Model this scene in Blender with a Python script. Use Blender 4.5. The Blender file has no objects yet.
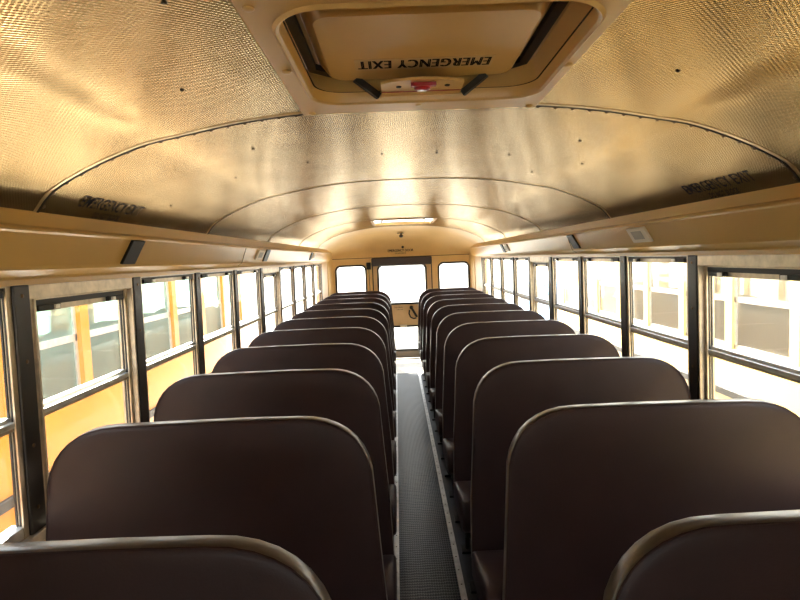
import bpy, bmesh, math, random
from mathutils import Vector, Matrix
random.seed(7)
S = bpy.context.scene
C = S.collection
PI = math.pi

# ------------------------------------------------------------------ materials
def mat(name, col, rough=.5, metal=0, spec=.5, bump=None, noise=None, coat=0):
    m = bpy.data.materials.new(name); m.use_nodes = True
    nt = m.node_tree; b = nt.nodes['Principled BSDF']
    b.inputs['Base Color'].default_value = (*col, 1)
    b.inputs['Roughness'].default_value = rough
    b.inputs['Metallic'].default_value = metal
    b.inputs['Specular IOR Level'].default_value = spec
    b.inputs['Coat Weight'].default_value = coat
    tc = nt.nodes.new('ShaderNodeTexCoord')
    if noise:      # (scale, amount): soft wear in the colour
        n = nt.nodes.new('ShaderNodeTexNoise'); n.inputs['Scale'].default_value = noise[0]
        n.inputs['Detail'].default_value = 5
        nt.links.new(tc.outputs['Object'], n.inputs['Vector'])
        r = nt.nodes.new('ShaderNodeValToRGB')
        r.color_ramp.elements[0].position = .3; r.color_ramp.elements[1].position = .7
        r.color_ramp.elements[0].color = (*[c*(1-noise[1]) for c in col], 1)
        r.color_ramp.elements[1].color = (*[min(1, c*(1+noise[1])) for c in col], 1)
        nt.links.new(n.outputs['Fac'], r.inputs['Fac'])
        nt.links.new(r.outputs['Color'], b.inputs['Base Color'])
    if bump:       # (scale, strength, distance)
        n = nt.nodes.new('ShaderNodeTexNoise'); n.inputs['Scale'].default_value = bump[0]
        n.inputs['Detail'].default_value = 3
        nt.links.new(tc.outputs['Object'], n.inputs['Vector'])
        k = nt.nodes.new('ShaderNodeBump'); k.inputs['Strength'].default_value = bump[1]
        k.inputs['Distance'].default_value = bump[2]
        nt.links.new(n.outputs['Fac'], k.inputs['Height'])
        nt.links.new(k.outputs['Normal'], b.inputs['Normal'])
    return m

def ceiling_material():
    m = mat('embossed_tan_steel', (.275, .192, .088), .13, .60, .36)
    m.node_tree.nodes['Principled BSDF'].inputs['Specular Tint'].default_value = (.97, .80, .55, 1)
    nt = m.node_tree; b = nt.nodes['Principled BSDF']; L = nt.links
    uv = nt.nodes.new('ShaderNodeUVMap'); uv.uv_map = 'UVMap'
    sp = nt.nodes.new('ShaderNodeSeparateXYZ'); L.new(uv.outputs['UV'], sp.inputs[0])
    def mth(op, a, bb=None):
        n = nt.nodes.new('ShaderNodeMath'); n.operation = op
        for i, v in enumerate((a, bb)):
            if v is None: continue
            if isinstance(v, (int, float)): n.inputs[i].default_value = v
            else: L.new(v, n.inputs[i])
        return n.outputs[0]
    k = 2*PI/.0105
    su = mth('SINE', mth('MULTIPLY', sp.outputs['X'], k))
    sv = mth('SINE', mth('MULTIPLY', sp.outputs['Y'], k*.9))
    h = mth('MULTIPLY', su, sv)
    b1 = nt.nodes.new('ShaderNodeBump'); b1.inputs['Strength'].default_value = .22; b1.inputs['Distance'].default_value = .0011
    L.new(h, b1.inputs['Height'])
    n = nt.nodes.new('ShaderNodeTexNoise'); n.inputs['Scale'].default_value = 3.2; n.inputs['Detail'].default_value = 1
    L.new(uv.outputs['UV'], n.inputs['Vector'])
    b2 = nt.nodes.new('ShaderNodeBump'); b2.inputs['Strength'].default_value = .28; b2.inputs['Distance'].default_value = .012
    L.new(n.outputs['Fac'], b2.inputs['Height']); L.new(b1.outputs['Normal'], b2.inputs['Normal'])
    L.new(b2.outputs['Normal'], b.inputs['Normal'])
    return m

def rubber_ribs():
    m = mat('ribbed_black_rubber', (.011, .016, .026), .30, 0, .4)
    nt = m.node_tree; b = nt.nodes['Principled BSDF']; L = nt.links
    tc = nt.nodes.new('ShaderNodeTexCoord')
    w = nt.nodes.new('ShaderNodeTexWave'); w.wave_type = 'BANDS'; w.bands_direction = 'Y'
    w.inputs['Scale'].default_value = 14; w.inputs['Distortion'].default_value = 3.0
    w.inputs['Detail'].default_value = 1; w.inputs['Detail Scale'].default_value = 1.4
    L.new(tc.outputs['Object'], w.inputs['Vector'])
    k = nt.nodes.new('ShaderNodeBump'); k.inputs['Strength'].default_value = .6; k.inputs['Distance'].default_value = .002
    L.new(w.outputs['Fac'], k.inputs['Height']); L.new(k.outputs['Normal'], b.inputs['Normal'])
    return m

def glass_material(name, tint, haze):
    m = bpy.data.materials.new(name); m.use_nodes = True
    nt = m.node_tree; nt.nodes.clear(); L = nt.links
    o = nt.nodes.new('ShaderNodeOutputMaterial')
    t = nt.nodes.new('ShaderNodeBsdfTransparent'); t.inputs[0].default_value = (*tint, 1)
    g = nt.nodes.new('ShaderNodeBsdfGlossy'); g.inputs['Roughness'].default_value = .02
    d = nt.nodes.new('ShaderNodeBsdfTranslucent'); d.inputs[0].default_value = (.9, .9, .88, 1)
    m1 = nt.nodes.new('ShaderNodeMixShader'); m1.inputs[0].default_value = haze
    m2 = nt.nodes.new('ShaderNodeMixShader'); m2.inputs[0].default_value = .06
    L.new(t.outputs[0], m1.inputs[1]); L.new(d.outputs[0], m1.inputs[2])
    L.new(m1.outputs[0], m2.inputs[1]); L.new(g.outputs[0], m2.inputs[2])
    L.new(m2.outputs[0], o.inputs[0])
    return m

M = dict(
    ceil=ceiling_material(),
    lap=mat('tan_lap_steel', (.58, .41, .19), .3, .6, noise=(12, .1)),
    tan=mat('tan_paint', (.64, .39, .11), .34, 0, .5, noise=(3, .06)),
    dome=mat('tan_dome_paint', (.76, .54, .25), .38, 0, .5, noise=(4, .05)),
    hatch=mat('tan_hatch_plastic', (.60, .37, .12), .36, 0, .5, noise=(6, .05)),
    wall=mat('tan_wall_paint', (.64, .45, .25), .5, 0, .5, noise=(5, .08)),
    seam=mat('dark_sealant', (.022, .014, .008), .7, 0, .2),
    rivet=mat('tarnished_rivet', (.16, .10, .05), .4, .6),
    alu=mat('worn_aluminium', (.58, .49, .37), .42, .75, .5, noise=(30, .18)),
    aluw=mat('pale_aluminium', (.74, .71, .66), .38, .55, .5, noise=(24, .12)),
    black=mat('black_rubber', (.012, .011, .010), .5),
    pillar=mat('black_pillar_paint', (.022, .017, .014), .42, 0, .5, noise=(18, .25)),
    vinyl=mat('dark_brown_vinyl', (.040, .0205, .019), .45, 0, .28, bump=(260, .22, .002), noise=(7, .14)),
    piping=mat('brown_vinyl_piping', (.030, .017, .014), .36, 0, .6),
    band=mat('worn_sheen_band', (.115, .085, .064), .28, 0, .7, noise=(9, .2)),  # worn band, lightened so the sheen sits in its colour
    leg=mat('black_steel', (.02, .02, .02), .4, .3),
    floor=mat('dark_blue_rubber_floor', (.022, .026, .036), .45, 0, .5, noise=(8, .25), bump=(90, .2, .002)),
    ribs=rubber_ribs(),
    silver=mat('silver_floor_trim', (.58, .58, .58), .38, .85, .5, noise=(20, .2)),
    glass=glass_material('window_glass', (.97, .985, .98), .015),
    bglass=glass_material('bus_glass', (.74, .93, .89), .34), dglass=glass_material('dusty_bus_glass', (.90, .88, .82), .34),
    text=mat('black_lettering', (.010, .008, .016), .8, 0, .1),
    label=mat('pale_label', (.58, .39, .17), .3),
    red=mat('red_knob', (.34, .02, .025), .3),
    speaker=mat('pale_speaker_plastic', (.80, .70, .55), .5),
    grille=mat('grey_speaker_grille', (.42, .37, .30), .5),
    pad=mat('dark_brown_header_vinyl', (.032, .019, .018), .42, 0, .5, bump=(200, .2, .002)),
    yellow=mat('school_bus_yellow', (.66, .275, .010), .32, 0, .5, noise=(2, .05), coat=.3),
    pale=mat('sun_glare_yellow', (.84, .62, .24), .35, 0, .5, noise=(2, .08), coat=.2),  # bus yellow paled, sunlit overexposure put into the colour
    buswhite=mat('white_roof_paint', (.78, .77, .72), .4),
    tyre=mat('tyre_rubber', (.02, .02, .02), .8),
    rim=mat('steel_rim', (.5, .5, .48), .4, .6),
    ground=mat('pale_dusty_gravel', (.62, .57, .48), .9, 0, .3, noise=(1.5, .12), bump=(40, .4, .02)),
    lens=mat('lamp_red', (.5, .02, .01), .2),
    carblue=mat('pale_blue_car_paint', (.25, .42, .62), .25, 0, .5, coat=.5),
    carwhite=mat('white_car_paint', (.75, .76, .78), .25, 0, .5, coat=.5),
    carglass=mat('dark_car_glass', (.03, .04, .05), .08),
    plate=mat('pale_glare_plate', (.62, .56, .45), .4, .2, .5, noise=(14, .15)),  # floor glare put into a pale plate colour
    step=mat('grey_brown_step', (.16, .13, .11), .5),
    tag=mat('white_tag', (.75, .72, .65), .5),
)

# ------------------------------------------------------------------ helpers
class MB:
    """collects geometry, then links it as one mesh object"""
    def __init__(s): s.v = []; s.f = []; s.mi = []; s.uv = []
    def add(s, vs, fs, mi=0, uv=None):
        o = len(s.v); s.v += [tuple(v) for v in vs]
        for i, f in enumerate(fs):
            s.f.append([o+k for k in f]); s.mi.append(mi)
            s.uv.append([uv[k] for k in f] if uv else [(0, 0)]*len(f))
        return s
    def box(s, x0, x1, y0, y1, z0, z1, mi=0, fn=None):
        x0, x1 = min(x0, x1), max(x0, x1); y0, y1 = min(y0, y1), max(y0, y1); z0, z1 = min(z0, z1), max(z0, z1)
        vs = [(x, y, z) for z in (z0, z1) for y in (y0, y1) for x in (x0, x1)]
        if fn: vs = [fn(*v) for v in vs]
        return s.add(vs, [(0,2,3,1),(4,5,7,6),(0,1,5,4),(2,6,7,3),(0,4,6,2),(1,3,7,5)], mi)
    def prism(s, poly, a, b, mi=0, ax=1):
        """poly: 2D points; extruded along axis ax from a to b"""
        n = len(poly)
        def p(q, t):
            if ax == 1: return (q[0], t, q[1])
            if ax == 0: return (t, q[0], q[1])
            return (q[0], q[1], t)
        vs = [p(q, a) for q in poly]+[p(q, b) for q in poly]
        fs = [tuple(range(n)), tuple(range(2*n-1, n-1, -1))]
        fs += [(i, n+i, n+(i+1) % n, (i+1) % n) for i in range(n)]
        return s.add(vs, fs, mi)
    def strip(s, prof, y0, y1, mi=0):
        n = len(prof)
        vs = [(p[0], y0, p[1]) for p in prof]+[(p[0], y1, p[1]) for p in prof]
        return s.add(vs, [(i, i+1, n+i+1, n+i) for i in range(n-1)], mi)
    def tube(s, pts, r, n=8, mi=0, closed=False, cap=True):
        pts = [Vector(p) for p in pts]; m = len(pts); rings = []
        nrm = None
        for i, p in enumerate(pts):
            if closed: t = pts[(i+1) % m]-pts[i-1]
            else: t = pts[min(i+1, m-1)]-pts[max(i-1, 0)]
            t.normalize()
            if nrm is None:
                nrm = t.orthogonal().normalized()
            else:
                nrm = (nrm-t*nrm.dot(t)).normalized()
            bi = t.cross(nrm)
            rings.append([p+r*(math.cos(2*PI*k/n)*nrm+math.sin(2*PI*k/n)*bi) for k in range(n)])
        vs = [v for rg in rings for v in rg]; fs = []
        for i in range(m if closed else m-1):
            j = (i+1) % m
            fs += [(i*n+k, i*n+(k+1) % n, j*n+(k+1) % n, j*n+k) for k in range(n)]
        if cap and not closed:
            fs += [tuple(range(n-1, -1, -1)), tuple((m-1)*n+k for k in range(n))]
        return s.add(vs, fs, mi)
    def lathe(s, c, axis, prof, n=20, mi=0):
        """prof: (radius, height along axis)"""
        a = Vector(axis).normalized(); u = a.orthogonal().normalized(); w = a.cross(u); c = Vector(c)
        vs = [c+a*h+r*(math.cos(2*PI*k/n)*u+math.sin(2*PI*k/n)*w) for r, h in prof for k in range(n)]
        fs = []
        for i in range(len(prof)-1):
            fs += [(i*n+k, i*n+(k+1) % n, (i+1)*n+(k+1) % n, (i+1)*n+k) for k in range(n)]
        fs += [tuple(range(n-1, -1, -1)), tuple((len(prof)-1)*n+k for k in range(n))]
        return s.add(vs, fs, mi)
    def build(s, name, mats, parent=None, bevel=0, smooth=False, seg=2, loc=None):
        me = bpy.data.meshes.new(name)
        vs = s.v
        if parent is not None and parent.get('_o') is not None:
            o = Vector(parent['_o']); vs = [tuple(Vector(v)-o) for v in vs]
        me.from_pydata(vs, [], s.f)
        if not isinstance(mats, (list, tuple)): mats = [mats]
        for m in mats: me.materials.append(m)
        me.polygons.foreach_set('material_index', s.mi)
        ul = me.uv_layers.new(name='UVMap')
        li = 0
        for fu in s.uv:
            for u in fu: ul.data[li].uv = u; li += 1
        bm = bmesh.new(); bm.from_mesh(me); bmesh.ops.recalc_face_normals(bm, faces=bm.faces); bm.to_mesh(me); bm.free()
        if smooth:
            me.polygons.foreach_set('use_smooth', [True]*len(me.polygons))
            me.set_sharp_from_angle(angle=math.radians(smooth if smooth is not True else 40))
        ob = bpy.data.objects.new(name, me); C.objects.link(ob)
        if parent is not None: ob.parent = parent
        if bevel:
            bv = ob.modifiers.new('bevel', 'BEVEL'); bv.width = bevel; bv.segments = seg; bv.limit_method = 'ANGLE'
        return ob

def tag(o, label=None, cat=None, group=None, kind=None):
    if label: o['label'] = label
    if cat: o['category'] = cat
    if group: o['group'] = group
    if kind: o['kind'] = kind
    return o
def empty(name, loc, label, cat, group=None, kind=None):
    o = bpy.data.objects.new(name, None); C.objects.link(o); o.location = loc; o.empty_display_size = .1
    o['_o'] = tuple(loc)            # children are built in world coordinates, stored relative to this base
    return tag(o, label, cat, group, kind)
def part(mb, name, mats, root, world=None, **k):
    """a part built in world coordinates under an Empty at its base (also under a part of that Empty)"""
    ob = mb.build(name, mats, None, **k)
    off = Vector(world if world is not None else root['_o'])
    for v in ob.data.vertices: v.co -= off
    ob.parent = root
    return ob
def sub(mb, name, mats, parent_ob, base, **k):
    ob = mb.build(name, mats, None, **k)
    off = Vector(base)
    for v in ob.data.vertices: v.co -= off
    ob.parent = parent_ob
    return ob
def copy_tree(o, parent=None):
    c = o.copy(); C.objects.link(c)
    if parent: c.parent = parent
    for ch in list(o.children): copy_tree(ch, c)
    return c

def rrect(x0, x1, z0, z1, r, n=6):
    """rounded rectangle outline, counter-clockwise"""
    pts = []
    for cx, cz, a in ((x1-r, z1-r, 0), (x0+r, z1-r, PI/2), (x0+r, z0+r, PI), (x1-r, z0+r, 1.5*PI)):
        for k in range(n+1):
            t = a+k*PI/2/n; pts.append((cx+r*math.cos(t), cz+r*math.sin(t)))
    return pts
def ring(mb, a, b, y0, y1, mi=0, ax=1):
    """solid ring between two outlines with equal point counts"""
    n = len(a)
    def p(q, t): return (q[0], t, q[1]) if ax == 1 else ((t, q[0], q[1]) if ax == 0 else (q[0], q[1], t))
    vs = [p(q, y0) for q in a]+[p(q, y0) for q in b]+[p(q, y1) for q in a]+[p(q, y1) for q in b]
    fs = []
    for i in range(n):
        j = (i+1) % n
        fs += [(i, j, n+j, n+i), (2*n+i, 3*n+i, 3*n+j, 2*n+j), (i, 2*n+i, 2*n+j, j), (n+i, n+j, 3*n+j, 3*n+i)]
    return mb.add(vs, fs, mi)

def text_shape(body, bold=0.0, space=1.0):
    cu = bpy.data.curves.new('lettering', 'FONT'); cu.body = body; cu.size = 1; cu.offset = bold
    cu.space_character = space; cu.resolution_u = 3
    o = bpy.data.objects.new('lettering', cu); C.objects.link(o)
    dg = bpy.context.evaluated_depsgraph_get()
    me = bpy.data.meshes.new_from_object(o.evaluated_get(dg))
    bm = bmesh.new(); bm.from_mesh(me)
    bmesh.ops.triangulate(bm, faces=bm.faces)
    vs = [v.co.copy() for v in bm.verts]; fs = [[v.index for v in f.verts] for f in bm.faces]
    bm.free(); bpy.data.objects.remove(o); bpy.data.curves.remove(cu); bpy.data.meshes.remove(me)
    x0 = min(v.x for v in vs); x1 = max(v.x for v in vs); z0 = min(v.y for v in vs); z1 = max(v.y for v in vs)
    return [((v.x-x0)/(x1-x0), (v.y-z0)/(z1-z0)) for v in vs], fs
def put_text(mb, body, fn, bold=.0, space=1.0, mi=0, off=0):
    vs, fs = text_shape(body, off, space)
    for du, dv in (((-bold, 0), (bold, 0)) if bold else ((0, 0),)):     # heavier strokes
        mb.add([fn(u+du, v+dv) for u, v in vs], fs, mi)

# ------------------------------------------------------------------ dimensions
SEC = .70; P0 = 1.567                 # window sections along the bus
Y0, Y1 = P0-4*SEC, 8.70               # inside length
def pil(k): return P0+SEC*k
def wx(d, z): return 1.12+d+.012*(1.535-z)       # side wall leans in towards the top
PROF = [(0,1.981),(.2,1.978),(.35,1.970),(.5,1.953),(.65,1.926),(.75,1.906),(.865,1.865),(.95,1.826),(1.02,1.784),(1.06,1.735)]
def spline(x):
    p = PROF; x = abs(x)
    for i in range(len(p)-1):
        if x <= p[i+1][0] or i == len(p)-2:
            def sl(j):
                if j == 0: return 0
                if j == len(p)-1: return (p[j][1]-p[j-1][1])/(p[j][0]-p[j-1][0])
                return (p[j+1][1]-p[j-1][1])/(p[j+1][0]-p[j-1][0])
            h = p[i+1][0]-p[i][0]; t = (x-p[i][0])/h
            return ((2*t**3-3*t**2+1)*p[i][1]+(t**3-2*t**2+t)*h*sl(i)+(-2*t**3+3*t**2)*p[i+1][1]+(t**3-t**2)*h*sl(i+1))
# arc table
ARC = []
_N = 424; _s = 0; _px, _pz = 0, spline(0)
for i in range(_N+1):
    x = 1.06*i/_N; z = spline(x); _s += math.hypot(x-_px, z-_pz); ARC.append((_s, x, z)); _px, _pz = x, z
ARC_LEN = ARC[-1][0]
def arc_at(s):
    """point and inward normal on the ceiling at arc length s from the centre line (signed)"""
    sg = 1 if s >= 0 else -1; a = min(abs(s), ARC_LEN)
    lo, hi = 0, len(ARC)-1
    while hi-lo > 1:
        m = (lo+hi)//2
        if ARC[m][0] <= a: lo = m
        else: hi = m
    t = (a-ARC[lo][0])/(ARC[hi][0]-ARC[lo][0]); x = ARC[lo][1]+t*(ARC[hi][1]-ARC[lo][1]); z = ARC[lo][2]+t*(ARC[hi][2]-ARC[lo][2])
    dx, dz = ARC[hi][1]-ARC[lo][1], ARC[hi][2]-ARC[lo][2]; l = math.hypot(dx, dz)
    return sg*x, z, sg*dz/l, -dx/l
def arc_of_x(x):
    for i in range(len(ARC)-1):
        if ARC[i+1][1] >= abs(x):
            t = (abs(x)-ARC[i][1])/(ARC[i+1][1]-ARC[i][1]); return (ARC[i][0]+t*(ARC[i+1][0]-ARC[i][0]))*(1 if x >= 0 else -1)
    return ARC_LEN*(1 if x > 0 else -1)

H1 = (-.313, .324, .84, 1.572)        # front roof hatch frame x0 x1 y0 y1
H2 = (-.30, .345, 5.88, 6.68)         # rear roof hatch opening

# ------------------------------------------------------------------ ceiling
def grid_lines(vals, lo, hi, step):
    base = sorted(set([lo, hi]+vals)); out = []
    for a, b in zip(base[:-1], base[1:]):
        n = max(1, round((b-a)/step))
        out += [a+(b-a)*i/n for i in range(n)]
    return out+[hi]
mb = MB()
ss = grid_lines([arc_of_x(H1[0]+.01), arc_of_x(H1[1]-.01), arc_of_x(H2[0]), arc_of_x(H2[1]), 0], -ARC_LEN, ARC_LEN, .02)
ys = grid_lines([H1[2]+.01, H1[3]-.01, H2[2], H2[3]], Y0, pil(8), .25)
nS = len(ss)
vs = []; uv = []
for y in ys:
    for s in ss:
        x, z, _, _ = arc_at(s); vs.append((x, y, z)); uv.append((y, s))
fs = []
for j in range(len(ys)-1):
    for i in range(nS-1):
        cx = arc_at((ss[i]+ss[i+1])/2)[0]; cy = (ys[j]+ys[j+1])/2
        if H1[0]+.01 < cx < H1[1]-.01 and H1[2]+.01 < cy < H1[3]-.01: continue
        if H2[0] < cx < H2[1] and H2[2] < cy < H2[3]: continue
        fs.append((j*nS+i, j*nS+i+1, (j+1)*nS+i+1, (j+1)*nS+i))
mb.add(vs, fs, 0, uv)
ceiling = mb.build('ceiling', M['ceil'], smooth=60)
tag(ceiling, 'curved tan ceiling of embossed glossy steel panels', 'ceiling', kind='structure')
if ceiling.data.polygons[0].normal.z > 0: ceiling.data.flip_normals()

# outer roof skin over the ceiling
mb = MB(); ss2 = [-ARC_LEN]+ss+[ARC_LEN]; nR = len(ss2); vs = []
for y in ys:
    for i, s_ in enumerate(ss2):
        x, z, nx, nz = arc_at(s_)
        if i in (0, nR-1): vs.append((math.copysign(1.21, x), y, 1.70))
        else: vs.append((x-nx*.022, y, z-nz*.022))
fs = []
for j in range(len(ys)-1):
    for i in range(nR-1):
        cx = (arc_at(ss2[i])[0]+arc_at(ss2[i+1])[0])/2; cy = (ys[j]+ys[j+1])/2
        if 0 < i < nR-2 and H1[0]+.01 < cx < H1[1]-.01 and H1[2]+.01 < cy < H1[3]-.01: continue
        if 0 < i < nR-2 and H2[0] < cx < H2[1] and H2[2] < cy < H2[3]: continue
        fs.append((j*nR+i, j*nR+i+1, (j+1)*nR+i+1, (j+1)*nR+i))
mb.add(vs, fs)
tag(mb.build('roof', M['buswhite'], smooth=60), 'white outer roof skin of the bus', 'roof', kind='structure')

# smooth rear dome
mb = MB(); nY = 26; vs = []; n2 = 41
for j in range(nY+1):
    if j <= 6: y = pil(8)+(7.75-pil(8))*j/6; q = 1
    else:
        t = (j-6)/(nY-6); a = t*PI/2; y = 7.75+(Y1-7.75)*math.sin(a); q = math.cos(a)
    for i in range(n2):
        s = -ARC_LEN+2*ARC_LEN*i/(n2-1); x, z, _, _ = arc_at(s)
        vs.append((x, y, 1.60+(z-1.60)*q**.8))
fs = [(j*n2+i, j*n2+i+1, (j+1)*n2+i+1, (j+1)*n2+i) for j in range(nY) for i in range(n2-1)]
mb.add(vs, fs)
dome = mb.build('rear_dome', M['dome'], ceiling, smooth=60)
dome['label'] = 'smooth painted tan dome closing the ceiling above the rear door'
if dome.data.polygons[0].normal.z > 0: dome.data.flip_normals()

# ceiling seams: lap strip, dark sealant line, rivets
NTRIM = [0]
def trim_name():
    NTRIM[0] += 1; return 'trim_%d' % NTRIM[0]
def seam(Y, rivets=True):
    mb = MB(); n = 60
    def band(ya, yb, h, mi):
        vs = []
        for i in range(n+1):
            x, z, nx, nz = arc_at(-ARC_LEN+2*ARC_LEN*i/n)
            for y, hh in ((ya, -.001), (ya, h), (yb, h), (yb, -.001)): vs.append((x+nx*hh, y, z+nz*hh))
        fs = []
        for i in range(n):
            for k in range(3): fs.append((i*4+k, i*4+k+1, (i+1)*4+k+1, (i+1)*4+k))
        mb.add(vs, fs, mi)
    band(Y-.016, Y-.004, .0016, 0); band(Y-.004, Y+.006, .0026, 1)
    if rivets:
        m = int(2*ARC_LEN/.048)
        for i in range(m+1):
            x, z, nx, nz = arc_at(-ARC_LEN+.02+(2*ARC_LEN-.04)*i/m)
            mb.lathe((x, Y+.013, z), (nx, 0, nz), [(.006, -.001), (.0055, .002), (.003, .004)], 8, 2)
    o = mb.build(trim_name(), [M['lap'], M['seam'], M['rivet']], smooth=35)
    tag(o, 'riveted cross seam over the tan ceiling', 'ceiling seam', 'ceiling seams', 'structure')
for k in (-2, 0, 2, 4, 6, 8): seam(pil(k)-(.002 if k else 0), k < 8)

# dark screws in the ceiling panels
SCREWS = [(-.522, 1.244), (-.407, .873), (.544, 1.229), (-.532, 1.886), (-.703, 2.283), (-.97, 2.281), (.564, 1.932), (.688, 2.286), (.395, 2.285), (.566, 2.614), (-.412, 2.28), (-.114, 2.237), (.104, 2.261)]
SCREWS += [(x, y) for y in (3.30, 3.68, 4.02, 4.70, 5.10) for x in (-.70, -.41, -.11, .11, .41, .70) if (round(x*10)+round(y*10)) % 2]
for x, y in SCREWS:
    xx, z, nx, nz = arc_at(arc_of_x(x))
    o = MB().lathe((xx, y, z), (nx, 0, nz), [(.0052, -.002), (.0050, .0012), (.003, .002)], 8).build('screw', M['seam'], ceiling)

# lettering on the ceiling over both emergency windows
def ceil_text(side):
    mb = MB()
    sb = arc_of_x(1.0375); st = arc_of_x(1.0035)
    s2b = arc_of_x(1.0575); s2t = arc_of_x(1.0435)
    def fn(ya, yb, a, b):
        def g(u, v):
            y = ya+(yb-ya)*u if side < 0 else yb-(yb-ya)*u
            s = a+(b-a)*v; x, z, nx, nz = arc_at(s*side)
            return (x+nx*.001, y, z+nz*.001)
        return g
    put_text(mb, 'EMERGENCY EXIT', fn(1.727, 2.122, sb, st), 0, 1.14, 0, .010)
    put_text(mb, 'DO NOT BLOCK', fn(1.838, 2.008, s2b, s2t), 0, 1.12, 0, .012)
    o = mb.build('exit_lettering', M['text'], ceiling)
    o['label'] = 'dark painted emergency exit lettering beside the %s emergency window' % ('left' if side < 0 else 'right')
ceil_text(-1); ceil_text(1)

# ------------------------------------------------------------------ front roof hatch
hx0, hx1, hy0, hy1 = H1
hr = empty('roof_hatch', ((hx0+hx1)/2, (hy0+hy1)/2, 1.975), 'closed tan roof hatch with upside-down exit lettering and red knob', 'roof hatch', 'roof hatches')
ox0, ox1, oy0, oy1 = -.262, .290, .925, 1.466
mb = MB()
zf = 1.966
# frame plate: outer rectangle to rounded opening, with a raised inner lip
def outer_match(inner):
    cx, cy = (ox0+ox1)/2, (oy0+oy1)/2; out = []
    for x, y in inner:
        dx, dy = x-cx, y-cy
        tx = ((hx1 if dx > 0 else hx0)-cx)/dx if abs(dx) > 1e-6 else 1e9
        ty = ((hy1 if dy > 0 else hy0)-cy)/dy if abs(dy) > 1e-6 else 1e9
        t = min(tx, ty); out.append((cx+dx*t, cy+dy*t))
    return out
NC = 10
def loops(mb, lst, mi=0):
    """skin a list of ([(x,y)..], z) loops"""
    n = len(lst[0][0]); vs = [(x, y, z) for lp, z in lst for x, y in lp]; fs = []
    for a in range(len(lst)-1):
        fs += [(a*n+i, a*n+(i+1) % n, (a+1)*n+(i+1) % n, (a+1)*n+i) for i in range(n)]
    mb.add(vs, fs, mi)
op = rrect(ox0, ox1, oy0, oy1, .085, NC)
op2 = rrect(ox0-.012, ox1+.012, oy0-.012, oy1+.012, .097, NC)
op3 = rrect(ox0-.006, ox1+.006, oy0-.006, oy1+.006, .091, NC)
om = []
# insert outer corners by snapping the nearest point of each corner arc
om = outer_match(op2)
for cxy in ((hx0, hy0), (hx1, hy0), (hx0, hy1), (hx1, hy1)):
    k = min(range(len(om)), key=lambda i: (om[i][0]-cxy[0])**2+(om[i][1]-cxy[1])**2); om[k] = cxy
inset = [((ox0+ox1)/2+(x-(ox0+ox1)/2)*.985, (oy0+oy1)/2+(y-(oy0+oy1)/2)*.985) for x, y in om]
opw = rrect(ox0+.004, ox1-.004, oy0+.004, oy1-.004, .082, NC)
opw2 = rrect(ox0+.016, ox1-.016, oy0+.016, oy1-.016, .075, NC)
inner = rrect(ox0+.006, ox1-.006, oy0+.006, oy1+.03, .08, NC)
loops(mb, [(om, 1.985), (om, zf+.004), (inset, zf), (op2, zf), (op3, zf-.006), (op, zf-.002), (opw, zf+.010), (opw, zf+.022)], 0)
loops(mb, [(opw, zf+.022), (rrect(ox0+.007, ox1-.007, oy0+.007, oy1-.004, .08, NC), zf+.0235)], 1)
loops(mb, [(rrect(ox0+.007, ox1-.007, oy0+.007, oy1-.004, .08, NC), zf+.0235), (rrect(ox0-.016, ox1-.010, oy0+.010, oy1+.012, .075, NC), 2.044), (rrect(ox0-.05, ox1+.05, oy0-.05, oy1+.05, .08, NC), 2.046), (rrect(ox0-.05, ox1+.05, oy0-.05, oy1+.05, .08, NC), 1.995)], 0)
# the frame follows the curve of the ceiling
mb.v = [(x, y, z+(spline(min(abs(x), .4))-spline(.31) if z < 1.99 else 0)) for x, y, z in mb.v]
part(mb, 'frame', [M['hatch'], M['seam']], hr, smooth=35)
# black gasket with chamfered corners
def cham(x0, x1, y0, y1, c): return [(x1, y1-c), (x1-c, y1), (x0+c, y1), (x0, y1-c), (x0, y0+c), (x0+c, y0), (x1-c, y0), (x1, y0+c)]
mb = MB(); ring(mb, cham(-.272, .268, .93, 1.475, .05), cham(-.252, .247, .95, 1.455, .045), 2.036, 2.05, 0, 2)
part(mb, 'gasket', M['black'], hr)
# lid: outer cover and inner tray panel
mb = MB()
ld = rrect(-.215, .219, 1.066, 1.432, .035, 6)
ldm = rrect(-.221, .225, 1.060, 1.438, .038, 6)
flg = rrect(-.244, .240, 1.03, 1.46, .05, 6)
out = rrect(ox0-.06, ox1+.06, oy0-.06, oy1+.06, .09, 6)
loops(mb, [(out, 2.052), (flg, 2.052), (ldm, 2.020), (ld, 2.015)], 0)
mb.add([(x, y, 2.015) for x, y in ld], [tuple(range(len(ld)))])
top = rrect(ox0-.02, ox1+.02, oy0-.02, oy1+.02, .1, 6)
loops(mb, [(out, 2.052), (top, 2.10)], 0); mb.add([(x, y, 2.10) for x, y in top], [tuple(range(len(top)))])
lid = part(mb, 'lid', M['hatch'], hr, smooth=30)
# label strip and upside-down lettering
mb = MB(); mb.box(-.152, .166, 1.290, 1.362, 2.0138, 2.0155)
sub(mb, 'label_strip', M['label'], lid, hr['_o'])
mb = MB(); put_text(mb, 'EMERGENCY EXIT', lambda u, v: (.158-.302*u, 1.299+.052*v, 2.0134), .006, 1.14)
sub(mb, 'exit_lettering', M['text'], lid, hr['_o'])['label'] = 'bold black exit lettering reading upside down'
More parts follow.
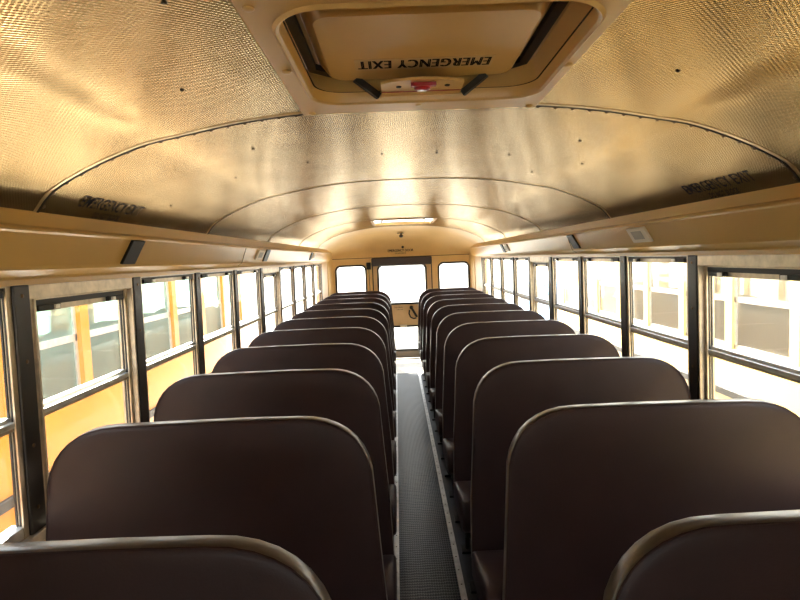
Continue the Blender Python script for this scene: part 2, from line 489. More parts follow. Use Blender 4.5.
# latch plate and struts at the rear edge
mb = MB()
lp = [(-.095, 1.465), (.103, 1.465), (.103, 1.365), (.075, 1.350), (.04, 1.338), (.004, 1.334), (-.035, 1.338), (-.07, 1.350), (-.095, 1.365)]
mb.prism(lp, 1.981, 1.987, 0, 2)
mb.box(-.095, .103, 1.4245, 1.428, 1.9795, 1.9815, 2)
for x in (-.052, .065): mb.lathe((x, 1.385, 1.981), (0, 0, -1), [(.007, 0), (.006, .002)], 8, 1)
plate = part(mb, 'latch_plate', [M['hatch'], M['seam'], M['red']], hr)
mb = MB(); mb.lathe((.004, 1.375, 1.981), (0, 0, -1), [(.014, 0), (.014, .004), (.020, .006), (.020, .010), (.014, .013)], 16)
mb.box(-.024, .036, 1.352, 1.366, 1.972, 1.980)
sub(mb, 'release_knob', M['red'], plate, hr['_o'], smooth=40)['label'] = 'dark red release knob'
for a, b in (((-.158, 1.425, 2.016), (-.102, 1.455, 1.980)), ((.166, 1.425, 2.016), (.110, 1.455, 1.980))):
    part(MB().tube([a, b], .011, 4), 'strut', M['black'], hr)
for x, y in ((-.290, .906), (-.288, 1.205), (.307, 1.222), (.000, 1.515), (-.285, 1.545), (.307, .91), (.300, 1.545)):
    part(MB().lathe((x, y, zf+spline(x)-spline(.31)), (0, 0, -1), [(.010, 0), (.010, .003), (.006, .0055)], 12), 'bolt', M['hatch'], hr, smooth=40)

# ------------------------------------------------------------------ rear roof hatch (popped open, sky shows under its lid)
a0, a1, b0, b1 = H2
h2 = empty('roof_hatch', ((a0+a1)/2, (b0+b1)/2, 1.975), 'small far roof hatch popped open with bright sky under its lid', 'roof hatch', 'roof hatches')
mb = MB(); ring(mb, rrect(a0-.03, a1+.03, b0-.03, b1+.025, .05), rrect(a0, a1, b0, b1, .03), 1.967, 1.992, 0, 2)
part(mb, 'frame', M['hatch'], h2, bevel=.003)
mb = MB(); mb.prism(rrect(a0-.05, a1+.05, b0-.05, b1+.05, .06), 2.13, 2.16, 0, 2)
part(mb, 'lid', M['buswhite'], h2, bevel=.008)
for xa, xb, y in ((a0+.12, a0+.19, 6.45), (a1-.12, a1-.19, 6.45), (a0+.12, a0+.19, 6.0), (a1-.12, a1-.19, 6.0)):
    part(MB().tube([(xa-.05 if xa < 0 else xa+.05, y, 1.985), (xb, y, 2.13)], .009, 8), 'support_arm', M['black'], h2, smooth=True)

# ------------------------------------------------------------------ header panels above the windows
for s, nm in ((-1, 'left'), (1, 'right')):
    prof = [(1.062,1.742),(1.0575,1.695),(1.050,1.688),(1.049,1.682),(1.056,1.677),(1.087,1.588),(1.092,1.578),(1.103,1.571),(1.118,1.560),(1.124,1.551),(1.124,1.536),(1.16,1.533)]
    mb = MB(); mb.strip([(s*x, z) for x, z in prof], Y0, Y1)
    o = mb.build(trim_name(), M['tan'])
    tag(o, 'long tan header panel above the %s windows' % nm, 'header panel', kind='structure')
    sol = o.modifiers.new('thickness', 'SOLIDIFY'); sol.thickness = .004; sol.offset = 0
    # panel joints
    for k in ((3,) if s < 0 else (3, -1)):
        y = pil(k)+.03
        m2 = MB(); pts = [(s*(x-.0022), y, z) for x, z in prof[4:9]]
        m2.tube(pts, .0022, 6)
        j = m2.build('panel_joint', M['seam'], o)

# black joint covers, speakers on the headers
def hp(t, d=.0):      # point on the sloping header panel, t 0 top .. 1 bottom
    x = 1.056+(1.087-1.056)*t; z = 1.677+(1.588-1.677)*t
    return x-d*.944, z-d*.329
def header_piece(name, s, ya, yb, t0, t1, th, m, skew=0, lab=None, cat=None, grp=None, bev=.002):
    ym = (ya+yb)/2
    root = empty(name, (s*hp(.5)[0], ym, hp(.5)[1]), lab, cat, grp)
    vs = []
    for d in (-.0005, th):
        for t in (t0, t1):
            for y in (ya, yb):
                x, z = hp(t, d); vs.append((s*x, y-skew*(t-t0), z))
    mb = MB(); mb.add(vs, [(0,1,3,2),(4,6,7,5),(0,4,5,1),(2,3,7,6),(0,2,6,4),(1,5,7,3)])
    part(mb, 'cover' if name == 'joint_cover' else 'housing', m, root, bevel=bev)
    return root
header_piece('joint_cover', -1, 2.10, 2.20, .0, .98, .012, M['black'], .04, 'black joint cover on the left header, nearest the camera', 'joint cover', 'black joint covers')
header_piece('joint_cover', -1, 4.28, 4.40, .0, .98, .012, M['black'], .04, 'black joint cover on the left header, right beside a pale speaker', 'joint cover', 'black joint covers')
header_piece('joint_cover', -1, 6.55, 6.66, .0, .98, .012, M['black'], .04, 'black joint cover on the left header, farthest from the camera', 'joint cover', 'black joint covers')
header_piece('joint_cover', 1, 3.57, 3.69, .0, .98, .012, M['black'], .06, 'black joint cover on the right header, the nearer one there', 'joint cover', 'black joint covers')
header_piece('joint_cover', 1, 5.95, 6.06, .0, .98, .012, M['black'], .06, 'black joint cover on the right header, the far one by a pale speaker', 'joint cover', 'black joint covers')
def speaker(s, ya, yb, lab):
    r = header_piece('speaker', s, ya, yb, .06, .84, .014, M['speaker'], .05, lab, 'speaker', 'square header speakers', .004)
    vs = []; ins = .22*(yb-ya)
    for d in (.0138, .0155):
        for t in (.24, .66):
            for y in (ya+ins, yb-ins):
                x, z = hp(t, d); vs.append((s*x, y-.05*(t-.06), z))
    part(MB().add(vs, [(0,1,3,2),(4,6,7,5),(0,4,5,1),(2,3,7,6),(0,2,6,4),(1,5,7,3)]), 'grille', M['grille'], r)
speaker(1, 2.55, 2.74, 'pale square speaker on the right header, nearest the camera')
speaker(1, 5.70, 5.88, 'pale square speaker far along the right header')
speaker(-1, 4.03, 4.22, 'pale square speaker on the left header, the nearer one')
speaker(-1, 6.72, 6.90, 'pale square speaker on the left header near the rear wall')

# ------------------------------------------------------------------ side walls, pillars, windows
for s, nm in ((-1, 'left'), (1, 'right')):
    mb = MB()
    def W(x, y, z): return (s*(wx(0, z)+x), y, z)
    # inner skin below the sill with its thickness
    mb.box(.0, .09, Y0, Y1+.05, -.02, .80, 0, W)
    # solid stretch behind the last pillar, up to the header
    mb.box(.0, .09, pil(9)+.03, Y1+.05, .80, 1.56, 0, W)
    mb.box(.0, .09, Y0, pil(-1)-.03, .80, 1.56, 0, W)  # unseen front stretch, closed solid instead of windows to darken the ceiling
    # outer skin above the windows up to the roof
    mb.box(.045, .09, Y0, Y1+.05, 1.53, 1.80, 0, W)
    o = mb.build('wall_'+nm, M['wall'])
    tag(o, 'tan %s side wall of the bus below the windows' % nm, 'wall', kind='structure')
    sl = MB().box(-.012, .075, pil(-1)-.03, pil(9)+.03, .80, .832, 0, W).build('sill', M['alu'], o, bevel=.003)

def pillar(s, k):
    mb = MB(); y = pil(k)
    def W(x, yy, z): return (s*(wx(0, z)+x), yy, z)
    mb.box(0, .040, y-.034, y+.034, .80, 1.536, 0, W)
    o = mb.build(trim_name(), M['pillar'], bevel=.004)
    tag(o, 'black pillar between two windows on the %s side' % ('left' if s < 0 else 'right'), 'window pillar', 'window pillars on the %s' % ('left' if s < 0 else 'right'), 'structure')
    for z in (1.505, 1.32, 1.08, .9):
        MB().lathe((s*wx(0, z), y, z), (-s, 0, 0), [(.006, -.002), (.006, .0015), (.003, .003)], 8).build('screw', M['rivet'], o)

NW = [0]
def side_window(s, k):
    """section between pillar k-1 and k"""
    ya, yb = pil(k-1)+.034, pil(k)-.034
    NW[0] += 1
    em = k in (1, 5)
    side = 'left' if s < 0 else 'right'
    r = empty('window_%d' % NW[0], (s*1.14, (ya+yb)/2, .83),
              ('%s push-out emergency window with aluminium border' if em else '%s two-sash bus window with aluminium rails') % side,
              'window', ('emergency windows' if em else 'two-sash windows')+' on the '+side, 'structure')
    def W(x, y, z): return (s*(wx(0, z)+x), y, z)
    ztop = 1.536; zg = 1.503
    if em:
        mb = MB(); mb.box(.004, .05, ya, yb, 1.492, ztop, 0, W)
        part(mb, 'header_strip', M['alu'], r, bevel=.003)
        mb = MB(); b = .022
        mb.box(.006, .06, ya, ya+b, .832, 1.494, 0, W); mb.box(.006, .06, yb-b, yb, .832, 1.494, 0, W)
        mb.box(.006, .06, ya+b, yb-b, .832, .862, 0, W)
        mb.box(-.002, .01, ya+b-.008, ya+b, .84, 1.494, 0, W); mb.box(-.002, .01, yb-b, yb-b+.008, .84, 1.494, 0, W)
        part(mb, 'border', M['alu'], r, bevel=.002)
        ya += b; yb -= b; ztop = 1.494; zg = 1.452; d0 = .018
    else: d0 = .008
    # ribbed side channels
    mb = MB()
    for i, (m, e) in enumerate(((0, -.005), (1, .004), (1, .001), (0, .004), (1, 0))):
        da, db = d0+.0052*i, d0+.0052*(i+1); w = .015-e
        mb.box(da, db, ya, ya+w, .832, ztop, m, W); mb.box(da, db, yb-w, yb, .832, ztop, m, W)
    part(mb, 'side_channel', [M['alu'], M['black']], r)
    c = .012
    # top bar: dark slot, pale insert
    mb = MB(); mb.box(d0+.004, d0+.045, ya, yb, zg+.018, ztop, 1, W); mb.box(d0+.010, d0+.045, ya+c, yb-c, zg, zg+.019, 0, W)
    mb.box(d0+.001, d0+.01, ya, yb, ztop-.006, ztop, 0, W)
    part(mb, 'top_bar', [M['alu'], M['black']], r)
    for y in (ya+.09, yb-.09):
        o = part(MB().box(d0-.004, d0+.012, y-.055, y+.055, zg+.001, zg+.02, 0, W), 'latch', M['black'], r, bevel=.002)
        sub(MB().box(d0-.010, d0-.003, y-.012+(.03 if y < pil(k)-.35 else -.03), y+.012+(.03 if y < pil(k)-.35 else -.03), zg+.004, zg+.017, 0, W), 'latch_button', M['aluw'], o, r['_o'], bevel=.001)
    zr0, zr1 = 1.146, 1.162
    mb = MB(); mb.box(d0+.004, d0+.040, ya+.004, yb-.004, zr0, zr1, 0, W); mb.box(d0+.018, d0+.044, ya+c, yb-c, zr1, zr1+.012, 0, W); mb.box(d0+.012, d0+.036, ya+c, yb-c, zr0-.012, zr0, 1, W)
    part(mb, 'mid_rail', [M['aluw'], M['alu']], r, bevel=.002)
    mb = MB(); mb.box(d0+.002, d0+.045, ya+.004, yb-.004, .832, .865, 0, W)
    part(mb, 'bottom_rail', M['aluw'], r, bevel=.002)
    part(MB().box(d0+.021, d0+.024, ya+.010, yb-.012, zr1+.002, zg+.01, 0, W), 'upper_pane', M['glass'], r)
    part(MB().box(d0+.013, d0+.016, ya+.010, yb-.012, .86, zr0-.002, 0, W), 'lower_pane', M['glass'], r)
for s in (-1, 1):
    for k in range(0, 10): side_window(s, k)
    for k in range(-1, 10): pillar(s, k)

# ------------------------------------------------------------------ rear wall, rear windows, rear door
def holed(mb, x0, x1, z0, z1, holes, y0, y1, mi=0):
    xs = sorted({x0, x1, *[h[0] for h in holes], *[h[1] for h in holes]}); zs = sorted({z0, z1, *[h[2] for h in holes], *[h[3] for h in holes]})
    for a, b in zip(xs[:-1], xs[1:]):
        for c, d in zip(zs[:-1], zs[1:]):
            mx, mz = (a+b)/2, (c+d)/2
            if any(h[0] < mx < h[1] and h[2] < mz < h[3] for h in holes): continue
            mb.box(a, b, y0, y1, c, d, mi)
YR = Y1
DX0, DX1 = -.444, .470      # rear door leaf
LWIN = (-1.000, -.562, 1.00, 1.468); RWIN = (.592, 1.034, 1.00, 1.462)
DWIN = (-.348, .366, .88, 1.455); DLOW = (-.33, .35, .15, .495)
mb = MB()
holed(mb, -1.20, 1.20, -.02, 1.66, [LWIN, RWIN, (DX0, DX1, .0, 1.53)], YR, YR+.04)
# closing piece above, outside the dome
mb.box(-1.20, 1.20, YR+.0, YR+.04, 1.655, 1.98)
wr = mb.build('wall_rear', M['dome'])
tag(wr, 'tan rear wall around the emergency door', 'wall', kind='structure')
for s in (-1, 1):   # rounded vertical corner posts
    MB().prism([(s*1.15, YR+.01), (s*1.15, YR-.16), (s*1.112, YR-.16), (s*1.105, YR-.05), (s*1.07, YR-.012), (s*1.0405, YR+.01)], .0, 1.60, 0, 2).build('corner_post', M['dome'], wr, smooth=40)
MB().box(-1.06, 1.06, YR-.006, YR+.002, 1.588, 1.596).build('panel_joint', M['seam'], wr)
mb = MB()
put_text(mb, 'EMERGENCY DOOR', lambda u, v: (-.195+.392*u, 0, 1.672+.038*v), .004)
put_text(mb, 'DO NOT BLOCK', lambda u, v: (-.085+.17*u, 0, 1.640+.018*v), .003)
def dome_y(x, z):
    """depth of the dome surface above a point of the rear wall"""
    zt = spline(x); q = max(0, min(1, (z-1.60)/(zt-1.60)))**(1/.8); return 7.75+(Y1-7.75)*math.sin(math.acos(q))
def onto_dome(o, lift=.002):
    pass
vv = []
for x, y, z in mb.v: vv.append((x, dome_y(x, z)-.006, z))
mb.v = vv
o = mb.build('door_lettering', M['text'], ceiling); o['label'] = 'small dark lettering above the rear door'

def rear_window(n, h, lab):
    r = empty('window_%d' % n, ((h[0]+h[1])/2, YR, h[2]), lab, 'window', None, 'structure')
    mb = MB(); ring(mb, rrect(h[0]-.026, h[1]+.026, h[2]-.026, h[3]+.026, .085), rrect(h[0]+.003, h[1]-.003, h[2]+.003, h[3]-.003, .06), YR-.010, YR+.05)
    part(mb, 'gasket', M['black'], r, smooth=30)
    part(MB().box(h[0]-.005, h[1]+.005, YR+.018, YR+.022, h[2]-.005, h[3]+.005), 'pane', M['glass'], r)
rear_window(NW[0]+1, LWIN, 'small rounded rear window left of the rear door')
rear_window(NW[0]+2, RWIN, 'small rounded rear window right of the rear door')

dr = empty('door_1', ((DX0+DX1)/2, YR, 0), 'tan rear emergency door with upper and lower windows', 'door', None, 'structure')
mb = MB(); holed(mb, DX0+.008, DX1-.008, .012, 1.525, [DWIN, DLOW], YR+.004, YR+.04)
part(mb, 'leaf', M['wall'], dr)
mb = MB()
for x in (DX0, DX1): mb.box(x-.008, x+.008, YR-.002, YR+.03, .01, 1.53)
part(mb, 'edge_seal', M['black'], dr)
for h, nm in ((DWIN, 'upper'), (DLOW, 'lower')):
    mb = MB(); ring(mb, rrect(h[0]-.028, h[1]+.028, h[2]-.028, h[3]+.028, .085 if nm == 'upper' else .05), rrect(h[0]+.003, h[1]-.003, h[2]+.003, h[3]-.003, .06 if nm == 'upper' else .02), YR-.006, YR+.046)
    part(mb, nm+'_gasket', M['black'], dr, smooth=30)
    part(MB().box(h[0]-.005, h[1]+.005, YR+.018, YR+.022, h[2]-.005, h[3]+.005), nm+'_pane', M['glass'], dr)
mb = MB(); mb.lathe((.135, YR+.004, .80), (0, -1, 0), [(.03, 0), (.03, .012), (.02, .02)], 14)
pts = [(.135, YR-.03, .80), (.16, YR-.045, .755), (.19, YR-.045, .70), (.215, YR-.04, .655)]
mb.tube(pts, .018, 8)
pts = [(.105, YR-.02, .765), (.095, YR-.03, .71), (.115, YR-.035, .655), (.16, YR-.035, .63), (.205, YR-.03, .635)]
mb.tube(pts, .011, 8)
part(mb, 'handle', M['black'], dr, smooth=True)
mb = MB(); put_text(mb, 'TO OPEN', lambda u, v: (-.13+.125*u, YR+.002, .800+.018*v), .004); put_text(mb, 'LIFT UP', lambda u, v: (-.09+.09*u, YR+.002, .765+.016*v), .0)
part(mb, 'door_lettering', M['text'], dr)
part(MB().box(-.05, .055, YR-.02, YR+.005, .485, .535), 'latch_tag', M['tag'], dr, bevel=.004)
part(MB().box(DX0+.02, DX1-.02, YR-.012, YR+.006, .012, .12), 'kick_plate', M['step'], dr, bevel=.003)

# padded header over the rear door
t = empty('header_pad', (0, YR, 1.53), 'dark brown padded header cushion above the rear door window', 'cushion')
part(MB().box(-.455, .475, YR-.09, YR-.002, 1.462, 1.588), 'pad', M['pad'], t, bevel=.018, seg=3)
t2 = empty('door_holder', (-.50, YR, 1.46), 'small black catch on the rear wall at the left end of the header cushion', 'catch')
part(MB().box(-.535, -.468, YR-.05, YR, 1.415, 1.525), 'body', M['black'], t2, bevel=.006)
part(MB().tube([(-.50, YR-.025, 1.415), (-.497, YR-.03, 1.25), (-.495, YR-.012, 1.05)], .005, 6), 'cord', M['black'], t2, smooth=True)
y = dome_y(.01, 1.925)
t3 = empty('dome_bracket', (.01, y, 1.93), 'small black bracket with a round knob high on the rear dome', 'bracket')
part(MB().box(-.045, .05, y-.14, y+.03, 1.928, 1.937), 'arm', M['rivet'], t3, bevel=.002)
part(MB().lathe((.012, y-.06, 1.928), (0, -.3, -1), [(.012, -.01), (.012, .02), (.028, .022), (.028, .05), (.018, .056)], 14), 'knob', M['black'], t3, smooth=40)
y = dome_y(.035, 1.742)
t4 = tag(MB().lathe((.035, y+.004, 1.742), (0, -1, -.25), [(.02, 0), (.02, .012), (.014, .018)], 14).build('buzzer_button', M['black'], smooth=40), 'tiny round black button just above the lettering over the rear door', 'button')

# ------------------------------------------------------------------ front wall (unseen, behind the camera), windscreen shrunk to dim the front
mb = MB(); holed(mb, -1.20, 1.20, -.02, 2.0, [(-1.0, 1.0, 1.12, 1.45)], Y0-.04, Y0)
wf = mb.build('wall_front', M['wall']); tag(wf, 'tan front wall with the windscreen opening shrunk to dim the interior', 'wall', kind='structure')
r = empty('window_%d' % (NW[0]+3), (0, Y0, 1.12), 'wide windscreen in the front wall', 'window', None, 'structure')
part(MB().box(-1.0, 1.0, Y0-.024, Y0-.018, 1.12, 1.45), 'pane', M['glass'], r)
part(MB().box(-.03, .03, Y0-.05, Y0+.01, 1.12, 1.45), 'mullion', M['black'], r)

# ------------------------------------------------------------------ floor
AL, AR = -.134, .1765
mb = MB(); mb.box(-1.2, 1.2, Y0-.04, Y1+.04, -.06, 0, 0)
fl = mb.build('floor', M['floor']); tag(fl, 'dark blue-black rubber floor under the seats', 'floor', kind='structure')
MB().box(-.30, .34, 7.56, Y1-.01, 0, .005).build('glare_plate', M['plate'], fl)['label'] = 'pale plate added for sun glare on the floor in front of the rear door'  # added plate: stands in for glare on the rear floor, lifts the bounce
mb = MB(); prof = []; nr = 26
for i in range(nr):
    a = AL+(AR-AL)*i/nr; w_ = (AR-AL)/nr
    prof += [(a, .002), (a+.25*w_, .005), (a+.6*w_, .005), (a+.85*w_, .002)]
prof.append((AR, .002))
mb.strip(prof, Y0, 7.56)
mb.build('aisle_mat', M['ribs'], fl)['label'] = 'ribbed black rubber aisle strip'
for x in (AL, AR):
    mb = MB(); w = .014
    mb.box(x-w, x+w, Y0, 7.60, 0, .007, 0)
    n = int((7.55-Y0)/.125)
    for i in range(n): mb.lathe((x, Y0+.05+.125*i, .007), (0, 0, 1), [(.0045, -.001), (.004, .001)], 6, 1)
    o = mb.build(trim_name(), [M['silver'], M['seam']])
    tag(o, 'silver screwed floor strip along the %s edge of the aisle' % ('left' if x < 0 else 'right'), 'floor trim', kind='structure')
for s in (-1, 1):
    o = MB().box(s*(wx(0, .05)-.018), s*(wx(0, .05)), Y0, Y1, 0, .10).build('baseboard_'+('left' if s < 0 else 'right'), M['alu'])
    tag(o, 'metal cove strip along the foot of the %s wall' % ('left' if s < 0 else 'right'), 'baseboard', kind='structure')

# ------------------------------------------------------------------ bus seats
def back_outline(n=9):
    """right-hand seat back, aisle edge on the left, seen from the front; local x 0 at the seat middle"""
    # half widths: aisle side bottom -.475, outer side +.45
    pts = []
    def corner(cx, cz, rx, rz, a0, a1):
        for k in range(n+1):
            t = a0+(a1-a0)*k/n
            c, s_ = math.cos(t), math.sin(t)
            e = 2/2.25
            pts.append((cx+rx*math.copysign(abs(c)**e, c), cz+rz*math.copysign(abs(s_)**e, s_)))
    # outer top corner, aisle top corner, aisle bottom, outer bottom
    pts.append((.468, .33)); pts.append((.472, .55)); pts.append((.468, .78))
    corner(.265, .93, .195, .195, 0, PI/2)
    pts.append((.10, 1.127)); pts.append((-.08, 1.128))
    corner(-.225, .93, .205, .196, PI/2, PI)
    pts.append((-.440, .78)); pts.append((-.455, .58)); pts.append((-.462, .33))
    return pts
OUT = back_outline()
CEN = (0.0, .75)
def inset_outline(pts, d):
    n = len(pts); out = []
    for i in range(n):
        a, b, c = Vector(pts[i-1]), Vector(pts[i]), Vector(pts[(i+1) % n])
        t = (c-a).normalized(); nn = Vector((-t.y, t.x))      # outline is counter-clockwise -> inward normal
        out.append((b.x+nn.x*d, b.y+nn.y*d))
    return out
LEAN = .085
def lean(y, z): return y+LEAN*(z-1.13)
def seat_back():
    mb = MB(); n = len(OUT)
    layers = [(-.004, .030), (-.0035, .016), (-.002, .008), (.001, .003)]
    vs = []
    for y, d in layers:
        for x, z in inset_outline(OUT, d): vs.append((x, lean(y, z), z))
    fs = []
    L = len(layers)
    for a in range(L-1):
        fs += [(a*n+i, a*n+(i+1) % n, (a+1)*n+(i+1) % n, (a+1)*n+i) for i in range(n)]
    mb.add(vs, fs)
    face_fan(mb, layers[0], -.006)
    return mb
def face_fan(mb, layer, bul):
    """slightly padded face closing the outline"""
    n = len(OUT); y0_, d0 = layer
    base = inset_outline(OUT, d0); vs = []; steps = 5
    for k in range(steps):
        f = 1-k/steps
        for x, z in base:
            px, pz = CEN[0]+(x-CEN[0])*f, CEN[1]+(z-CEN[1])*f
            vs.append((px, lean(y0_+bul*(1-f**4), pz), pz))
    vs.append((CEN[0], lean(y0_+bul, CEN[1]), CEN[1])); c = len(vs)-1
    fs = []
    for k in range(steps-1):
        fs += [(k*n+i, k*n+(i+1) % n, (k+1)*n+(i+1) % n, (k+1)*n+i) for i in range(n)]
    fs += [((steps-1)*n+i, (steps-1)*n+(i+1) % n, c) for i in range(n)]
    mb.add(vs, fs)
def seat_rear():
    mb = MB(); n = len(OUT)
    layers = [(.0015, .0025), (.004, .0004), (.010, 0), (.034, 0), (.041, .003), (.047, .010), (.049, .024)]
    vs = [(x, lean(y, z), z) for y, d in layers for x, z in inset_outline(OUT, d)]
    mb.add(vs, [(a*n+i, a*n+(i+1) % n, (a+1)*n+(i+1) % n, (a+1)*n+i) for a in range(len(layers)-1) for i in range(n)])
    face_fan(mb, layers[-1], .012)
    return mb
def seat_piping():
    mb = MB(); pts = [(x, lean(.0005, z), z) for x, z in inset_outline(OUT, .0032)]
    pts = pts[1:-1]
    mb.tube(pts, .0024, 6); return mb
def seat_cushion():
    mb = MB(); prof = []   # side profile (y, z): back low, front high, rounded nose
    Y_b = lean(-.03, .40); Y_f = Y_b-.42
    prof = [(Y_b, .30), (Y_b, .385), (Y_b-.04, .405), (Y_b-.16, .418), (Y_b-.30, .440), (Y_b-.37, .446), (Y_f+.012, .438), (Y_f-.006, .415), (Y_f-.010, .38), (Y_f, .335), (Y_f+.03, .305), (Y_f+.08, .298)]
    xs = [(-.470, .022), (-.466, .008), (-.455, .0), (-.2, -.006), (.1, -.006), (.445, 0), (.458, .008), (.464, .022)]
    cy = sum(p[0] for p in prof)/len(prof); cz = .37
    vs = []; n = len(prof)
    for x, d in xs:
        for y, z in prof:
            dy, dz = cy-y, cz-z; l = math.hypot(dy, dz) or 1
            vs.append((x, y+dy/l*d, z+dz/l*d))
    fs = [(a*n+i, a*n+(i+1) % n, (a+1)*n+(i+1) % n, (a+1)*n+i) for a in range(len(xs)-1) for i in range(n)]
    fs += [tuple(range(n)), tuple((len(xs)-1)*n+i for i in range(n-1, -1, -1))]
    mb.add(vs, fs); return mb
def make_seat():
    r = bpy.data.objects.new('bus_seat', None); C.objects.link(r)
    bk = seat_back().build('backrest', M['vinyl'], r, smooth=50)
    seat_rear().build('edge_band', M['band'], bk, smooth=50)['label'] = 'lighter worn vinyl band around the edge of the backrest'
    seat_piping().build('piping', M['vinyl'], bk, smooth=True)
    seat_cushion().build('cushion', M['vinyl'], r, smooth=50)
    yb = lean(-.03, .4)
    mb = MB(); mb.tube([(-.44, yb-.36, .285), (-.44, yb+.03, .285), (.44, yb+.03, .285), (.44, yb-.36, .285)], .014, 8)
    mb.box(-.45, .47, yb-.37, yb-.33, .27, .30)
    mb.build('seat_frame', M['leg'], r, smooth=True)
    for y in (yb-.33, yb+.02):
        m = MB(); m.tube([(-.40, y, .285), (-.40, y, .012)], .014, 8); m.box(-.435, -.365, y-.04, y+.04, .0, .012)
        m.build('leg', M['leg'], r, smooth=True)
    return r
ORD = ['first', 'second', 'third', 'fourth', 'fifth', 'sixth', 'seventh', 'eighth', 'ninth', 'tenth', 'eleventh']
proto = make_seat(); first = True
SEAT_BACK = [c.data for c in proto.children if c.name.startswith('backrest')][0]; SEAT_CUSHION = [c.data for c in proto.children if c.name.startswith('cushion')][0]
for s in (-1, 1):
    for k in range(11):
        o = proto if first else copy_tree(proto); first = False
        o.location = ((.648 if s > 0 else -.610)+((.018 if s > 0 else -.026) if k == 0 else 0), .862+.6995*k, 0)
        o.scale = (-1.04, 1, 1) if s < 0 else (1, 1, 1)
        sd = 'left' if s < 0 else 'right'
        where = {0: 'nearest the camera', 10: 'last before the rear wall'}.get(k, 'the %s from the front' % ORD[k])
        tag(o, 'dark brown vinyl bench seat %s of the aisle, %s' % (sd, where), 'bus seat', 'bench seats %s of the aisle' % sd)

# ------------------------------------------------------------------ the neighbouring school buses
def neighbour(s, xw, ya, yb, phase, lab, seat_rows, paint):
    """xw: distance of its near wall from our centre line"""
    cx = s*(xw+1.19)
    r = empty('school_bus', (cx, (ya+yb)/2, -1.0), lab, 'school bus', 'neighbouring yellow school buses')
    near = -s*1.19   # local x of the near wall
    mb = MB()
    zb, zs, zh = -.55, .80, 1.50
    k0 = math.ceil((ya-phase)/SEC); k1 = math.floor((yb-phase)/SEC)
    posts = [phase+SEC*k for k in range(k0, k1+1)]
    for w in (-1, 1):
        X0, X1 = cx+w*1.13, cx+w*1.19
        mb.box(X0, X1, ya, yb, zb, zs); mb.box(X0, X1, ya, yb, zh, 1.66)
        for p in posts: mb.box(X0-(.01 if w < 0 else 0), X1+(.01 if w > 0 else 0), p-.045, p+.045, zs, zh)
        mb.box(X0, X1, ya, posts[0], zs, zh); mb.box(X0, X1, posts[-1], yb, zs, zh)
    # floor and end walls
    mb.box(cx-1.19, cx+1.19, ya, yb, -.10, -.02)
    for y, d in ((ya, .05), (yb, -.05)):
        holed(mb, cx-1.19, cx+1.19, zb, 1.66, [(cx-1.0, cx-.5, .85, 1.45), (cx-.35, cx+.35, .85, 1.45), (cx+.5, cx+1.0, .85, 1.45)], y, y+d)
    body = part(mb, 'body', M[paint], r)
    # roof
    mb = MB(); arc = [(1.21, 1.62), (1.19, 1.74), (1.12, 1.87), (.98, 1.97), (.75, 2.05), (.4, 2.10), (0, 2.115)]
    full = [(cx+x, z) for x, z in arc]+[(cx-x, z) for x, z in arc[-2::-1]]
    mb.prism(full, ya-.01, yb+.01)
    part(mb, 'roof', M['buswhite'], r, smooth=30)
    # rub rails
    for z, h in ((.46, .055), (-.02, .07), (-.42, .05)):
        mb = MB()
        for w in (-1, 1): mb.box(cx+w*1.185, cx+w*1.21, ya, yb, z-h/2, z+h/2)
        part(mb, 'rub_rail', M['black'], r, bevel=.006)
    # windows
    for w in (-1, 1):
        for p, q in zip(posts[:-1], posts[1:]):
            a, b = p+.045, q-.045; X0, X1 = cx+w*1.142, cx+w*1.172
            mb = MB(); mb.box(X0, X1, a, b, 1.150, 1.190); mb.box(X0, X1, a, b, zs, zs+.03); mb.box(X0, X1, a, b, zh-.03, zh)
            mb.box(X0, X1, a, a+.02, zs, zh); mb.box(X0, X1, b-.02, b, zs, zh)
            f = part(mb, 'window', M['aluw'], r)
            sub(MB().box(cx+w*1.155, cx+w*1.159, a+.01, b-.01, zs+.02, zh-.02), 'pane', M['bglass' if s < 0 else 'dglass'], f, r['_o'])
    # wheels
    for y in (ya+1.1, yb-1.9):
        for w in (-1, 1):
            t = part(MB().lathe((cx+w*.92, y, -.52), (w, 0, 0), [(.30, 0), (.46, .02), (.48, .06), (.48, .20), (.46, .24), (.30, .25)], 28), 'tyre', M['tyre'], r, smooth=40)
            sub(MB().lathe((cx+w*1.12, y, -.52), (w, 0, 0), [(.29, 0), (.28, .05), (.12, .03), (.10, .09), (.04, .1)], 20), 'wheel_rim', M['rim'], t, r['_o'], smooth=40)
    # bumper and tail lamps at the far end
    part(MB().box(cx-1.19, cx+1.19, yb, yb+.09, -.5, -.25), 'bumper', M['black'], r, bevel=.02)
    for x in (-1.0, -.75, .75, 1.0):
        part(MB().lathe((cx+x, yb, 1.56 if abs(x) < .9 else .55), (0, 1, 0), [(.08, 0), (.08, .03), (.05, .05)], 16), 'tail_lamp', M['lens'], r, smooth=40)
    # the seats one sees through its near windows
    rows = [posts[0]+.35+.6995*i for i in range(20)]
    n = 0
    for y in rows:
        if y < seat_rows[0] or y > seat_rows[1]: continue
        o = bpy.data.objects.new('seat', SEAT_BACK); C.objects.link(o); o.parent = r
        o.location = Vector((cx-s*(1.13-.49), y, -.02))-r.location; o.scale = (1 if s < 0 else -1, 1, 1)
        q = bpy.data.objects.new('cushion', SEAT_CUSHION); C.objects.link(q); q.parent = o
        n += 1
neighbour(-1, 2.0, -2.6, 7.6, 3.42, 'deep yellow school bus parked close beyond the left windows', (2.2, 6.8), 'yellow')
neighbour(1, 2.40, -2.6, 8.6, 3.47, 'yellow school bus painted pale for sun glare, parked beyond the right windows', (2.4, 7.2), 'pale')

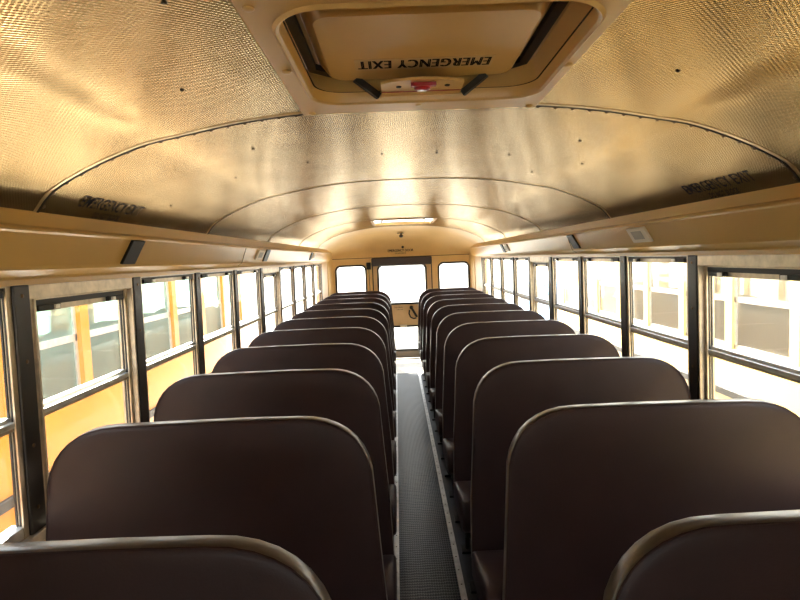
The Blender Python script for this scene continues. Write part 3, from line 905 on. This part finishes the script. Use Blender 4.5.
# ------------------------------------------------------------------ ground and far cars
g = MB().add([(-150, -150, -1), (150, -150, -1), (150, 150, -1), (-150, 150, -1)], [(0, 1, 2, 3)]).build('ground', M['ground'])
tag(g, 'pale dusty gravel lot around the buses', 'ground', kind='structure')
def car(x, y, rz, m, lab, h=1.0):
    r = bpy.data.objects.new('car', None); C.objects.link(r); r.location = (x, y, -1.0); r.rotation_euler = (0, 0, rz)
    tag(r, lab, 'car', 'far parked cars')
    side = [(-2.2, .35), (2.2, .35), (2.25, .6), (2.15, .85), (1.1, .98), (.45, 1.42*h), (-.95, 1.45*h), (-1.6, 1.02), (-2.2, .92), (-2.28, .6)]
    MB().prism(side, -.88, .88).build('body', m, r, bevel=.06)
    win = [(.95, 1.0), (.40, 1.36*h), (-.90, 1.38*h), (-1.40, 1.03)]
    for w in (-1, 1): MB().prism(win, w*.87, w*.895).build('side_window', M['carglass'], r)
    for wx_ in (-1.4, 1.4):
        for w in (-1, 1):
            MB().lathe((wx_, w*.70, .33), (0, w, 0), [(.2, 0), (.32, .01), (.33, .05), (.33, .17), (.2, .2)], 20).build('wheel', M['tyre'], r, smooth=40)
car(5.2, 18.5, PI/2+.2, M['carblue'], 'pale blue car far off beyond the right rear windows', 1.15)
car(8.6, 21.5, .3, M['carwhite'], 'white car far off beyond the right rear windows, behind the blue one')

# ------------------------------------------------------------------ light
w = bpy.data.worlds.new('sky'); S.world = w; w.use_nodes = True
nt = w.node_tree; bg = nt.nodes['Background']
geo = nt.nodes.new('ShaderNodeTexCoord'); sp = nt.nodes.new('ShaderNodeSeparateXYZ')
rp = nt.nodes.new('ShaderNodeValToRGB')
rp.color_ramp.elements[0].position = 0; rp.color_ramp.elements[0].color = (1, .97, .92, 1)
rp.color_ramp.elements[1].position = .8; rp.color_ramp.elements[1].color = (.62, .78, 1, 1)
nt.links.new(geo.outputs['Generated'], sp.inputs[0]); nt.links.new(sp.outputs['Z'], rp.inputs['Fac'])
nt.links.new(rp.outputs['Color'], bg.inputs['Color']); bg.inputs['Strength'].default_value = 1.6
sun = bpy.data.lights.new('sun', 'SUN'); sun.energy = 12; sun.angle = .01; sun.color = (1, .94, .84)
so = bpy.data.objects.new('sun', sun); C.objects.link(so)
az, el = math.radians(18), math.radians(46)
d = Vector((math.sin(az)*-1*math.cos(el), math.cos(az)*math.cos(el), math.sin(el)))   # towards the sun: rear left
so.rotation_euler = d.to_track_quat('Z', 'Y').to_euler()

# ------------------------------------------------------------------ camera
f, cx, H, p, yw, rl = 560.73, -.0752, 1.5687, .0741, .0043, .0392
fwd = Vector((math.sin(yw)*math.cos(p), math.cos(yw)*math.cos(p), -math.sin(p))); right = Vector((math.cos(yw), -math.sin(yw), 0)); down = fwd.cross(right)
r2 = math.cos(rl)*right+math.sin(rl)*down; d2 = -math.sin(rl)*right+math.cos(rl)*down
cam = bpy.data.cameras.new('camera'); cam.sensor_width = 36; cam.lens = f*36/800; cam.clip_start = .02
co = bpy.data.objects.new('camera', cam); C.objects.link(co)
co.matrix_world = Matrix(((r2.x, -d2.x, -fwd.x, cx), (r2.y, -d2.y, -fwd.y, 0), (r2.z, -d2.z, -fwd.z, H), (0, 0, 0, 1)))
S.camera = co
for o in bpy.data.objects:
    if '_o' in o: del o['_o']
S.view_settings.view_transform = 'Standard'; S.view_settings.look = 'None'
S.view_settings.gamma = 1; S.view_settings.use_curve_mapping = False
S.view_settings.exposure = 2.1
